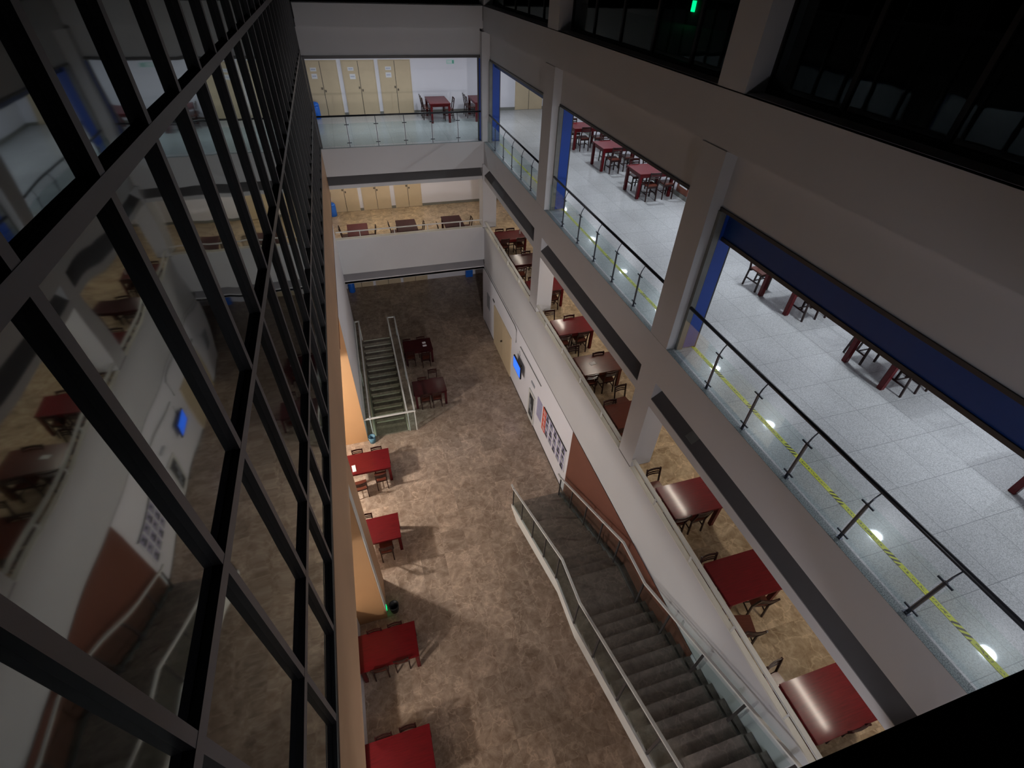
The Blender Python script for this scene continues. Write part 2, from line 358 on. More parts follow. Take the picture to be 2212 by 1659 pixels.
# outer walls
struct('wall_back', MB().box(-6.2, XE + 0.2, YE, YE + 0.2, -0.3, 12.3), 'white_paint', 'white wall at the far end of the galleries')
struct('wall_back', MB().box(-6.2, XE + 0.2, YE, YE + 0.2, 12.3, 17.2), 'dark_ceiling', 'dark far wall of the top storey')
struct('wall_east', MB().box(XE, XE + 0.2, -3, YE, -0.3, 12.3), 'white_paint', 'white wall at the outer side of the galleries')
struct('wall_east', MB().box(XE, XE + 0.2, -3, YE, 12.3, 17.2), 'dark_ceiling', 'dark outer wall of the top storey')
struct('wall_front', MB().box(-6.2, XE + 0.2, -3.2, -3, -0.3, 17.2), 'wall_paint', 'wall behind the viewpoint')
struct('wall_west', MB().box(-6.4, -6.2, -3.2, YE, -0.3, 7.1), 'wall_paint', 'outer wall of the side hall')
struct('wall_west', MB().box(-2.9, -2.8, YB, YE, 0, 12.3), 'white_paint', 'white end wall of the far galleries')
struct('baseboard_back', MB().box(-2.8, XE, YE - 0.02, YE, F4, F4 + 0.12).box(-2.8, XE, YE - 0.02, YE, F3, F3 + 0.12), 'baseboard')
struct('baseboard_east', MB().box(XE - 0.02, XE, Y0, YE - 0.02, F4, F4 + 0.13).box(XE - 0.02, XE, Y0, YE - 0.02, F3, F3 + 0.13), 'baseboard')

# arcade side: columns, fascias, recessed beams
for i, (a, b) in enumerate(COLS):
    m = MB(); x0 = 5.03 if i == 2 else XW
    m.box(x0, 5.62, a, b, 4.99, 7.64); m.box(x0, 5.62, a, b, F4, 12.0)
    m.box(XW, 5.62, a, b, F5, 17.2)
    struct('column', m, 'wall_paint', ['square column nearest the viewpoint', 'square column halfway along the galleries', 'square column at the far corner'][i])
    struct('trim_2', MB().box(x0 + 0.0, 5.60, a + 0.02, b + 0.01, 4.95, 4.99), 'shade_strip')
m = MB().box(XW, 5.62, 0.03, YB + 0.56, 12.0, F5 + 0.003).box(-1.0, XW, YB, YB + 0.56, 12.08, F5 + 0.003)
struct('fascia_beam', m, 'wall_paint', 'grey edge beam under the dark top storey', 0.02)
for a, b in BAYS:
    struct('fascia_beam', MB().box(5.32, 5.60, a, b, 11.2, 12.0), 'wall_paint', 'recessed beam over an upper gallery opening')
struct('fascia_beam', MB().box(-1.25, 5.03, YB + 0.22, YB + 0.5, 11.30, 12.08), 'wall_paint', 'recessed beam over the far upper opening')
struct('fascia_beam', MB().box(XW, XW + 0.3, -3, YB + 0.3, 7.64, F4 - 0.001).box(-1.02, XW, YB, YB + 0.3, 7.50, F4 - 0.001), 'wall_paint', 'grey edge beam of the upper gallery')
for a, b in BAYS:
    struct('lower_beam', MB().prism([(XW, 6.99), (XW, 7.185), (5.47, 7.47), (5.55, 7.47), (5.55, 6.99)], 'y', a, b), 'wall_paint', 'lower beam set back under the gallery edge')
    struct('painted_shade', MB().prism([(XW + 0.004, 7.19), (5.47, 7.475), (5.47, 7.50), (XW + 0.004, 7.205)], 'y', a, b), 'shade_strip', 'sloping strip of painted shade between gallery edge and lower beam')  # shade in the slot under the gallery edge, painted as a strip
struct('lower_beam', MB().prism([(YB, 7.03), (YB, 7.165), (YB + 0.37, 7.42), (YB + 0.45, 7.42), (YB + 0.45, 7.03)], 'x', -1.02, 5.03), 'wall_paint', 'lower beam of the far upper gallery')
struct('painted_shade', MB().prism([(YB + 0.004, 7.17), (YB + 0.37, 7.425), (YB + 0.37, 7.45), (YB + 0.004, 7.185)], 'x', -1.02, 5.03), 'shade_strip')
# middle gallery parapet
struct('parapet', MB().box(XW, XW + 0.09, Y0, YB, 3.13, 4.95), 'wall_paint', 'long grey parapet wall of the middle gallery')
struct('parapet', MB().box(-1.2, XW, YB, YB + 0.17, 3.42, 4.97), 'wall_paint', 'parapet wall across the far end of the middle gallery')
for a, b in BAYS:
    struct('ledge', MB().box(XW - 0.012, XW + 0.10, a, b, 4.95, 4.99), 'ledge_white', 'pale coping on top of the parapet', 0.004)
struct('ledge', MB().box(-1.2, XW - 0.012, YB - 0.012, YB + 0.19, 4.97, 5.0), 'ledge_white')
struct('lower_beam', MB().prism([(YB, 2.95), (YB, 3.09), (YB + 0.33, 3.33), (YB + 0.4, 3.33), (YB + 0.4, 2.95)], 'x', -1.2, XW), 'wall_paint', 'beam over the dark end of the hall')
struct('painted_shade', MB().prism([(YB + 0.004, 3.095), (YB + 0.33, 3.335), (YB + 0.33, 3.36), (YB + 0.004, 3.11)], 'x', -1.2, XW), 'strip_grey')
# ground floor right wall
struct('wall_right', MB().box(XW, XW + 0.2, -3, YB, 0, 3.10).box(XW, XW + 0.2, YB, YB + 0.3, 0, 2.96), 'white_paint', 'white wall along the right side of the hall')
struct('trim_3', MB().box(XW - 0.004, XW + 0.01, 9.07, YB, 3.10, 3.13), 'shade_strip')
struct('trim_4', MB().box(XW - 0.012, XW, 2.5, 9.07, 0.0, 3.11), 'brown_paint', 'brown painted wall panel beside the wide stairs')
struct('baseboard_right', MB().box(XW - 0.008, XW, 9.1, YB, 0, 0.05), 'frame_dark')
# left side: beam, piers, side hall
struct('wall_left', MB().box(-1.30, -1.02, -3, YB, 6.92, 8.46), 'beam_paint', 'long tan beam under the glass wall')
struct('soffit_shade', MB().box(-1.03, -1.012, 9.8, YB, 6.90, 6.93), 'brown_paint')  # shade line under the beam, painted as a brown strip
struct('wall_left', MB().box(-2.8, -1.2, 13.31, YB + 0.2, 0, 6.92), 'white_paint', 'white wall at the left of the stairs going down')
struct('trim_6', MB().box(-2.8, -1.2, 13.27, 13.31, 0, 6.92), 'orange_paint', 'orange front face of the far wall end')
struct('pier', MB().box(-2.8, -1.2, 6.49, 7.6, 0, 6.92), 'beam_paint', 'tan pier on the left of the hall')
struct('trim_7', MB().box(-2.8, -1.2, 6.45, 6.49, 0, 6.92), 'orange_paint', 'orange front face of the near pier')
struct('trim_8', MB().box(-1.205, -1.185, 6.45, 6.70, 0.32, 6.2), 'rail_white', 'white corner guard on the near pier')
struct('wall_left', MB().box(-2.1, -1.95, -3, 6.45, 0, 0.9), 'white_paint', 'low white wall behind the nearest left tables')
# headers and frames of the upper gallery openings
for i, (a, b) in enumerate(BAYS):
    m = MB()
    if i == 0: m.box(5.46, 5.54, a, b, 10.66, 10.72)
    m.box(5.30, 5.36, a, b, 11.15, 11.2); m.box(5.395, 5.41, b - 0.06, b, F4, 11.15); m.box(5.68, 5.71, b - 0.05, b - 0.02, F4, 11.15)
    struct('trim_9', m, 'frame_dark', 'dark metal frame round an upper opening')
    if i in (0, 2): struct('trim_10', MB().box(5.48, 5.52, a, b, 10.72 if i == 0 else 10.98, 11.2), 'blue_header_shaded', 'blue header panel, shade painted in')
    struct('trim_15', MB().box(5.28, 5.395, b - 0.07, b, F4, 11.15), 'frame_grey', 'grey metal jamb beside a column')
    m = MB().box(5.41, 5.68, b - 0.05, b, F4 + 0.02, 11.15)
    struct('trim_11', m, 'blue_panel', 'blue panel on the side of a column')
m = MB().box(-1.02, 5.03, YB + 0.18, YB + 0.22, 11.22, 11.30).box(4.92, 4.97, YB + 0.16, YB + 0.22, F4, 11.22).box(-1.02, -0.95, YB + 0.1, YB + 0.2, F4, 11.3)
struct('trim_12', m, 'frame_dark', 'dark frame of the far upper opening')
struct('trim_13', MB().box(4.95, 5.03, YB + 0.18, YB + 0.22, F4, 11.2), 'blue_panel')
# dark windows of the top storey
n = 1
for i, (a, b) in enumerate(BAYS):
    r = empty('window_%d' % (i + 2), (5.45, (a + b) / 2, F5)); r['kind'] = 'structure'; r['label'] = 'dark glazed opening of the top storey'
    L = (b - a) / 5
    for k in range(5):
        MB().box(-0.006, 0.006, a + k * L + 0.03 - (a + b) / 2, a + (k + 1) * L - 0.03 - (a + b) / 2, 0.06, 4.4).build('pane', 'glass_dark', r)
    for k in range(6):
        MB().box(-0.03, 0.03, a + k * L - 0.03 - (a + b) / 2, a + k * L + 0.03 - (a + b) / 2, 0.0, 4.4).build('mullion', 'mullion_side', r)
    MB().box(-0.03, 0.03, a - (a + b) / 2, b - (a + b) / 2, 0.0, 0.06).build('sill', 'mullion_side', r)

# ------------------------------------------------------------------ curtain wall on the left
cw = empty('window_1', (-1.02, 0, 8.46)); tag(cw, 'tall reflective glass curtain wall filling the left side', kind='structure')
YS = [0.86 + 0.835 * k for k in range(-2, 24)]; YS = [y for y in YS if y < 20.0] + [20.02]
ZS = [8.50, 9.72, 11.45, 13.18, 14.91, 16.64]
for k in range(len(YS) - 1):
    for j in range(len(ZS) - 1):
        if j == 4: continue
        MB().box(-0.07, -0.045, YS[k], YS[k + 1], ZS[j] - 8.46, ZS[j + 1] - 8.46).build('pane', 'coated_glass', cw)
MIX = [1, 1, 1, 1, 1, 0]  # front grey, sides and tops black: shade painted into the mullions
for y in YS: MB().box(-0.06, 0.0, y - 0.032, y + 0.032, 0.02, 8.3, MIX).build('mullion', ['mullion_face', 'mullion_side'], cw)
for z in ZS[1:]: MB().box(-0.06, 0.002, YS[0], 20.02, z - 8.46 - 0.042, z - 8.46 + 0.042, MIX).build('transom', ['mullion_face', 'mullion_side'], cw)
MB().box(-0.06, 0.004, YS[0], 20.02, 0.0, 0.07, MIX).build('sill', ['mullion_side', 'mullion_side'], cw)
MB().box(0.0, 0.008, YS[0], 20.02, 0.10, 0.112).build('gasket', 'frame_grey', cw)
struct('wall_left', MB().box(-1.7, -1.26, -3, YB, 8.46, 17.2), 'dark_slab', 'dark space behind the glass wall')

# ------------------------------------------------------------------ doors
def door(num, x0, x1, z, h, ya=None, plane='back', sides=(1, 1), label=''):
    r = empty('door_%d' % num, ((x0 + x1) / 2, YE, z) if plane == 'back' else (XW, (x0 + x1) / 2, z), 0 if plane == 'back' else PI / 2)
    r['kind'] = 'structure'; r['label'] = label
    w = x1 - x0
    MB().box(-0.012, 0.012, *((-0.02, 0) if plane == 'back' else (0, 0.02)), 0.0, h).build('seam', 'frame_dark', r)
    MB().box(-w / 2 - 0.03, -w / 2, -0.035 if plane == 'back' else 0, 0 if plane == 'back' else 0.035, 0, h + 0.03).box(w / 2, w / 2 + 0.03, -0.035 if plane == 'back' else 0, 0 if plane == 'back' else 0.035, 0, h + 0.03).box(-w / 2, w / 2, -0.035 if plane == 'back' else 0, 0 if plane == 'back' else 0.035, h, h + 0.03).build('frame', 'door_tan', r)
    s = -1 if plane == 'back' else 1
    for a, b, e in ((-w / 2, -0.007, 1), (0.007, w / 2, 0)):
        y0, y1 = sorted((0, s * 0.03))
        lf = MB().box(a + 0.004, b - 0.004, y0, y1, 0.01, h - 0.005).build('door_leaf', 'door_tan', r)
        hx = b - 0.05 if e else a + 0.06
        y0, y1 = sorted((s * 0.03, s * 0.075))
        MB().box(hx - 0.03, hx + 0.03, y0, y1, 1.02 - 0.1 * (1 - e), 1.10 - 0.1 * (1 - e)).build('handle', 'metal_knob', lf, 0.008)
    return r
dn = 1
for x0, x1, nm in ((-1.28, 0.02, 'left'), (0.25, 1.54, 'middle'), (1.76, 3.05, 'right')):
    door(dn, x0, x1, F4, 2.03, label='tan double door on the upper gallery, %s of three' % nm); dn += 1
door(dn, 7.90, 9.2, F4, 2.03, label='tan double door seen through the far bay'); dn += 1
for x0, x1, nm in ((-1.25, -0.03, 'left'), (0.2, 1.5, 'middle'), (1.77, 3.04, 'right')):
    door(dn, x0, x1, F3, 2.03, label='tan double door on the middle gallery, %s of three' % nm); dn += 1
for x0, x1, nm in ((-1.25, -0.05, 'left'), (0.15, 1.46, 'middle'), (1.66, 2.96, 'right')):
    door(dn, x0, x1, 0, 2.03, label='pale double door at the dark end of the hall, %s of three' % nm); dn += 1
door(dn, 15.52, 18.14, 0, 2.06, plane='right', label='wide tan double door in the white hall wall'); dn += 1
struct('trim_14', MB().box(-2.8, 3.1, YE - 0.03, YE, F3 + 0.0, F3 + 0.008), 'frame_dark')

# notices on the upper gallery doors
for i, (x, z, w, h) in enumerate(((-0.91, 10.22, .24, .13), (-0.91, 9.98, .22, .18), (0.58, 10.225, .24, .13), (0.62, 9.95, .23, .19), (2.13, 10.23, .25, .13), (2.12, 9.99, .24, .19))):
    o = MB().box(-w / 2, w / 2, -0.004, 0, -h / 2, h / 2).build('paper_notice', 'paper'); o.location = (x, YE - 0.031, z)
    tag(o, '%s white paper notice on the %s tan door of the upper gallery' % (('upper wide', 'lower squarish')[i % 2], ('left', 'left', 'middle', 'middle', 'right', 'right')[i]), 'notice', 'paper notices on the doors')
    for k in range(4):
        MB().box(-w * 0.34 + k * w * 0.18, -w * 0.34 + k * w * 0.18 + w * 0.12, -0.006, -0.004, -0.02, 0.025).build('printed_line', 'ink_grey', o)

# ------------------------------------------------------------------ tables and chairs
def make_table(L, D, mat, name='dining_table'):
    r = empty(name)
    MB().box(-L / 2, L / 2, -D / 2, D / 2, 0.71, 0.75).build('tabletop', mat, r, 0.006)
    MB().box(-L / 2 + 0.04, L / 2 - 0.04, -D / 2 + 0.04, -D / 2 + 0.065, 0.62, 0.71).box(-L / 2 + 0.04, L / 2 - 0.04, D / 2 - 0.065, D / 2 - 0.04, 0.62, 0.71)\
        .box(-L / 2 + 0.04, -L / 2 + 0.065, -D / 2 + 0.065, D / 2 - 0.065, 0.62, 0.71).box(L / 2 - 0.065, L / 2 - 0.04, -D / 2 + 0.065, D / 2 - 0.065, 0.62, 0.71).build('apron', mat, r)
    for sx in (-1, 1):
        for sy in (-1, 1):
            cx, cy = sx * (L / 2 - 0.06), sy * (D / 2 - 0.06)
            MB().prism([(cx - 0.045, cy - 0.045), (cx + 0.045, cy - 0.045), (cx + 0.045, cy + 0.045), (cx - 0.045, cy + 0.045)], 'z', 0, 0.71).build('leg', mat, r, 0.006)
    return r
def make_chair():
    r = empty('dining_chair')
    MB().prism([(-0.20, 0.20), (0.20, 0.20), (0.18, -0.19), (-0.18, -0.19)], 'z', 0.425, 0.455).build('seat', 'wood_seat', r, 0.006)
    MB().box(-0.17, 0.17, 0.15, 0.17, 0.37, 0.425).build('seat_rail', 'wood_dark', r); MB().box(-0.16, 0.16, -0.18, -0.16, 0.37, 0.425).build('seat_rail', 'wood_dark', r)
    for s in (-1, 1):
        MB().bar((s * 0.175, 0.165, 0), (s * 0.175, 0.165, 0.425), 0.034).build('leg', 'wood_dark', r)
        m = MB(); m.bar((s * 0.17, -0.225, 0), (s * 0.17, -0.185, 0.44), 0.030); m.bar((s * 0.17, -0.185, 0.43), (s * 0.175, -0.265, 0.86), 0.030, 0.034)
        m.build('leg', 'wood_dark', r)
        MB().bar((s * 0.172, -0.21, 0.20), (s * 0.175, 0.16, 0.20), 0.018, 0.026).build('stretcher', 'wood_dark', r)
    MB().bar((-0.17, -0.0, 0.20), (0.17, -0.0, 0.20), 0.018, 0.022).build('stretcher', 'wood_dark', r)
    def slat(z, h, t=0.018, nm='back_slat'):
        m = MB(); y = -0.185 - (z - 0.43) * 0.186
        pts = [(-0.165, y), (-0.08, y - 0.016), (0.0, y - 0.022), (0.08, y - 0.016), (0.165, y)]
        for p, q in zip(pts, pts[1:]): m.bar((p[0], p[1], z), (q[0], q[1], z), t, h)
        m.build(nm, 'wood_dark', r)
    slat(0.825, 0.065, nm='top_rail'); slat(0.745, 0.026); slat(0.685, 0.026)
    return r
TP = {}
used = set()
def table(x, y, z, L, D, mat, label, group, rz=0.0):
    key = (L, D, mat)
    if key not in TP: TP[key] = make_table(L, D, mat)
    o = TP[key]
    if key in used: o = copy_tree(o)
    used.add(key)
    o.location = (x, y, z); o.rotation_euler = (0, 0, rz); tag(o, label, 'table', group); return o
CH = make_chair(); chair_n = [0]
def chair(x, y, z, rz, label, group):
    o = CH if chair_n[0] == 0 else copy_tree(CH); chair_n[0] += 1
    o.location = (x, y, z); o.rotation_euler = (0, 0, rz); tag(o, label, 'chair', group); return o
DESC = {}
def side_chairs(tname, z, near=(), far=(), group=''):
    """near / far: (x, y of the back top, extra turn, phrase)"""
    for lst, s, w in ((near, 0, 'near'), (far, PI, 'far')):
        for i, c in enumerate(lst):
            x, bt = c[0], c[1]; tw = c[2] if len(c) > 2 else 0.0; ex = c[3] if len(c) > 3 else ''
            if ex == '':
                ex = ('left' if i == 0 else 'right') if len(lst) > 1 else 'only'
                ex = {'left': 'left pushed-in', 'right': 'right pushed-in', 'only': 'lone'}[ex]
            cy = bt + 0.265 if s == 0 else bt - 0.265
            chair(x, cy, z, s + tw, '%s slat-back chair, %s side of %s' % (ex, w, tname), group)

# middle gallery, seen through the arcade: R9 (nearest) ... R1
GR = 'tables of the middle gallery'; GC = 'chairs of the middle gallery'
R = [  # y centre, material, short name, near chairs, far chairs
 (0.80, 'wood_red', 'glaring red table at bottom right', [(6.15, 0.34)], [(5.50, 1.52, 0.15, 'left pulled-out')]),
 (3.03, 'wood_red', 'red table second from bottom right', [(6.18, 2.44, -0.2, 'right turned pushed-in'), (5.58, 2.02, -0.25, 'left far pulled-out')], [(5.55, 3.56)]),
 (4.95, 'wood_red', 'red table just before near column', [(5.53, 4.46), (6.05, 4.44)], [(5.56, 5.82, 0.0, 'left pulled-out')]),
 (7.73, 'wood_brown', 'brown table behind the near column', [(5.42, 7.19)], [(5.58, 8.24), (6.16, 8.72, 0.1, 'right pulled-out')]),
 (9.90, 'wood_brown', 'brown table with paper slip', [(5.57, 9.32), (6.16, 9.31)], [(5.56, 10.74, 0.05, 'left pulled-out'), (6.16, 10.27)]),
 (11.93, 'wood_red', 'red table between the two columns', [(5.53, 11.31), (6.15, 11.34)], [(5.52, 12.80), (6.05, 12.37)]),
 (14.60, 'wood_red', 'red table behind the middle column', [(6.18, 13.97)], [(5.7, 15.1)]),
 (16.72, 'wood_maroon', 'dark brown table with white gleam', [(5.55, 15.9)], [(6.09, 17.15)]),
 (18.95, 'wood_red', 'red table carrying a bottle', [(5.6, 18.40), (6.28, 18.38)], [(5.62, 19.42), (6.11, 19.40)]),
]
for y, mat, nm, near, far in R:
    table(5.99, y, F3, 1.22, 0.88, mat, '%s, middle gallery' % nm, GR); side_chairs(nm, F3, near, far, GC)
# middle gallery, far end
for i, (x, nm) in enumerate(((-0.27, 'left'), (1.81, 'middle'), (3.86, 'right'))):
    t = '%s table of three behind the far parapet' % nm
    table(x, 20.92, F3, 1.22, 0.86, 'wood_maroon' if i else 'wood_red', 'dark red %s' % t, 'tables behind the far parapet', PI / 2)
    for sx, dy, w in (((-1, 0.15, 'left'), (1, -0.05, 'right')) if i < 2 else ((1, 0.0, 'right'), (-1, -0.35, 'left'))):
        off = 0.62 if i == 2 and sx == 1 else 0.50
        chair(x + sx * off, 20.92 + dy, F3, -PI / 2 if sx < 0 else PI / 2, 'slat-back chair at the %s side of %s' % (w, t), 'chairs behind the far parapet')
# upper gallery, far end
for x, nm in ((3.97, 'whole table before the white far wall'), (5.92, 'table partly hidden by the corner post')):
    table(x, 23.7, F4, 1.46, 0.88, 'wood_red', 'reddish wooden %s' % nm, 'tables at the far end of the upper gallery', PI / 2)
    for sx, dy, w in ((-1, 0.1, 'nearer left'), (-1, 0.5, 'farther left'), (1, -0.15, 'right')):
        chair(x + sx * 0.42, 23.7 + dy, F4, -PI / 2 if sx < 0 else PI / 2, 'slat-back chair, %s of the %s' % (w, nm), 'chairs at the far end of the upper gallery')
# upper gallery, along the outer wall
GU = 'tables along the upper gallery'; GUC = 'chairs along the upper gallery'
U = [(18.75, 'farthest upper table of middle bay', [(8.55, 18.05), (9.15, 18.05)], [(8.5, 19.35)]),
     (16.22, 'second upper table of middle bay', [(8.55, 15.45), (9.15, 15.6)], [(8.8, 16.95)]),
     (13.62, 'nearest upper table of middle bay', [(8.55, 12.9), (9.15, 12.95)], [(8.55, 14.3), (9.1, 14.4)]),
     (6.95, 'left table cut by blue header', [(8.55, 6.20), (9.15, 6.20)], [(8.35, 7.95, 0.1, 'pulled-out')]),
     (4.53, 'middle table cut by blue header', [(8.55, 3.82), (9.15, 3.82)], [(8.6, 5.2)]),
     (1.45, 'upper table at right picture edge', [(8.7, 0.75)], [])]
for y, nm, near, far in U:
    table(8.78, y, F4, 1.22, 0.92, 'wood_red', '%s, upper gallery' % nm, GU); side_chairs(nm, F4, near, far, GUC)
# hall, along the left
GH = 'tables of the ground hall'; GHC = 'chairs of the ground hall'
H = [(1.42, 17.80, 1.25, 'wood_maroon', 'hall table with papers by stairs', [(1.03, 17.25), (1.67, 17.05, 0.0, 'right pulled-out')], [(0.98, 18.24), (1.62, 18.27)]),
     (1.46, 14.94, 1.30, 'wood_maroon', 'hall table beside near railing end', [(1.22, 14.38), (1.68, 14.37)], [(1.24, 15.44), (1.73, 15.85, 0.0, 'right pulled-out')]),
     (-1.20, 11.60, 1.42, 'wood_red', 'bright red table by orange wall', [(-0.88, 10.82, 0.05, 'right pulled-out'), (-1.55, 10.62, 0.1, 'left pulled-out')], [(-1.55, 12.15), (-0.90, 12.10)]),
     (-1.20, 8.83, 1.42, 'wood_red', 'red table midway down left row', [(-0.98, 8.10, 0.0, 'right pulled-out')], [(-1.45, 9.40)]),
     (-1.20, 5.38, 1.45, 'wood_red', 'dark red table before waste bin', [(-1.47, 4.88), (-0.93, 4.93)], [(-0.98, 5.86), (-1.5, 5.84)]),
     (-1.20, 3.00, 1.45, 'wood_red', 'red table at bottom picture edge', [(-1.5, 2.5), (-0.95, 2.5)], [(-1.5, 3.49), (-0.96, 3.51)])]
for x, y, L, mat, nm, near, far in H:
    table(x, y, 0, L, 0.90, mat, '%s, ground hall' % nm, GH); side_chairs(nm, 0, near, far, GHC)

# ------------------------------------------------------------------ glass balustrades of the upper gallery
def balustrade(y0, y1, posts, label, parent_x=5.21):
    r = empty('glass_balustrade', (parent_x, (y0 + y1) / 2, F4)); cy = (y0 + y1) / 2
    tag(r, label, 'railing', 'glass balustrades of the upper gallery')
    MB().tube([(0.08, y0 - cy, 0.95), (0.08, y1 - cy, 0.95)], 0.031, 10).build('handrail', 'rail_black', r, smooth=True)
    for y in posts:
        p = MB(); p.box(-0.010, 0.010, y - cy - 0.020, y - cy - 0.010, 0, 0.74); p.box(-0.010, 0.010, y - cy + 0.010, y - cy + 0.020, 0, 0.74)
        p.tube([(0, y - cy, 0.02), (0, y - cy, 0.74), (0.02, y - cy, 0.82), (0.08, y - cy, 0.94)], 0.011, 6); p.box(-0.03, 0.03, y - cy - 0.035, y - cy + 0.035, 0, 0.01)
        o = p.build('post', 'steel', r)
        for z in (0.10, 0.72): MB().tube([(0, y - cy - 0.085, z), (0, y - cy + 0.085, z)], 0.014, 6).build('glass_clamp', 'steel', o)
    ys = [y0] + list(posts) + [y1]
    for a, b in zip(ys, ys[1:]):
        if b - a > 0.2: MB().box(-0.006, 0.006, a - cy + 0.045, b - cy - 0.045, 0.05, 0.76).build('glass_pane', 'glass', r)
    return r
balustrade(Y0, 6.02, [0.0, 0.95, 1.95, 2.95, 3.95, 4.94], 'black-railed glass balustrade in the nearest bay, lower right')
balustrade(6.78, 12.90, [7.65, 8.70, 9.72, 10.74, 11.80], 'black-railed glass balustrade in the middle bay')
balustrade(13.75, 19.9, [14.55, 15.55, 16.6, 17.65, 18.75], 'black-railed glass balustrade in the farthest side bay')
r = empty('glass_balustrade', (2.0, YB + 0.12, F4)); tag(r, 'black-railed glass balustrade across the far end', 'railing', 'glass balustrades of the upper gallery')
MB().tube([(-3.0, 0.06, 1.02), (3.15, 0.06, 1.02)], 0.03, 10).build('handrail', 'rail_black', r, smooth=True)
px = [0.02, 1.06, 2.09, 3.11, 4.11]
for x in px:
    p = MB().tube([(x - 2, 0, 0), (x - 2, 0, 0.78), (x - 2, 0.06, 1.0)], 0.013, 6).build('post', 'steel', r)
    for z in (0.14, 0.75): MB().tube([(x - 2 - 0.08, 0, z), (x - 2 + 0.08, 0, z)], 0.014, 6).build('glass_clamp', 'steel', p)
for a, b in zip([-0.98] + px, px + [5.0]): MB().box(a - 2 + 0.03, b - 2 - 0.03, -0.006, 0.006, 0.05, 0.80).build('glass_pane', 'glass', r)

# low white rail on the middle gallery parapet
def low_rail(y0, y1, posts, label):
    r = empty('parapet_rail', (5.17, (y0 + y1) / 2, 4.99)); cy = (y0 + y1) / 2; tag(r, label, 'rail', 'low white rails on the parapet')
    MB().box(-0.10, 0.0, y0 - cy, y1 - cy, 0.24, 0.28).build('handrail', 'rail_white', r, 0.008)
    for y in posts: MB().bar((-0.055, y - cy, 0.0), (-0.05, y - cy, 0.25), 0.03, 0.03).build('bracket', 'rail_white', r)
low_rail(Y0, 6.08, [0.81, 2.20, 3.59, 5.0], 'low white rail on the parapet, nearest stretch')
low_rail(6.72, 12.96, [7.81, 9.22, 10.63, 12.06], 'low white rail on the parapet, middle stretch')
low_rail(13.70, 19.93, [15.0, 16.41, 17.79, 19.2], 'low white rail on the parapet, farthest stretch')
r = empty('parapet_rail', (1.9, YB + 0.08, 5.0)); tag(r, 'low white rail on the far cross parapet', 'rail', 'low white rails on the parapet')
MB().box(-3.05, 3.15, -0.02, 0.02, 0.26, 0.30).build('handrail', 'rail_white', r)
for x in (-0.2, 1.21, 2.62, 4.04): MB().box(x - 1.9 - 0.015, x - 1.9 + 0.015, -0.015, 0.015, 0, 0.26).build('bracket', 'rail_white', r)

# ------------------------------------------------------------------ wide stairs up to the middle gallery
st = empty('staircase', (4.0, 9.0, 0)); tag(st, 'wide brown marble staircase with a landing, rising along the right wall', 'staircase')
SX0, SX1 = 3.24, 4.92
def P(x, y, z): return (x - 4.0, y - 9.0, z)
n1, rise1, run1 = 13, 2.02 / 13, 0.318
n2, rise2, run2 = 14, (F3 - 2.02) / 14, 0.318
ya = 9.0
steps = []
for k in range(n1):
    y1 = 9.0 - k * run1; z = (k + 1) * rise1; steps.append((y1, run1, z, rise1))
LY1 = 9.0 - (n1 - 1) * run1; LY0 = 4.10
steps[-1] = (LY1, LY1 - LY0, 2.02, rise1)
for k in range(n2): steps.append((LY0 - k * run2, run2, 2.02 + (k + 1) * rise2, rise2))
for i, (y1, run, z, rs) in enumerate(steps):
    a = P(SX0, y1 - run, z - rs - 0.02); b = P(SX1, y1, z)
    m = MB().box(a[0], b[0], a[1], b[1], a[2], b[2] - 0.035).box(a[0], b[0], a[1], b[1] + 0.02, b[2] - 0.035, b[2])
    m.build('landing' if i == n1 - 1 else 'step', 'marble_steps', st)
ytop = LY0 - n2 * run2
out = [(9.0, 0), (9.0, 0.16), (LY1 + 0.05, 2.04), (LY0 + 0.02, 2.04), (ytop, F3 + 0.02), (ytop, F3 - 0.32), (LY0 - 0.15, 1.72), (LY1 - 0.1, 1.72), (8.4, 0)]
for sx, nm in ((SX0 - 0.05, 'stringer'), (SX1, 'stringer')):
    MB().prism([(y - 9.0, z) for y, z in out], 'x', sx - 4.0, sx - 4.0 + 0.05).build(nm, 'rail_white' if sx < 4 else 'shade_strip', st)
sk = MB()
for y1, run, z, rs in steps: sk.box(SX1 - 4.0 + 0.05, SX1 - 4.0 + 0.17, y1 - run - 9.0, y1 - 9.0, z - rs - 0.1, z)
sk.build('skirting', 'marble_steps', st)
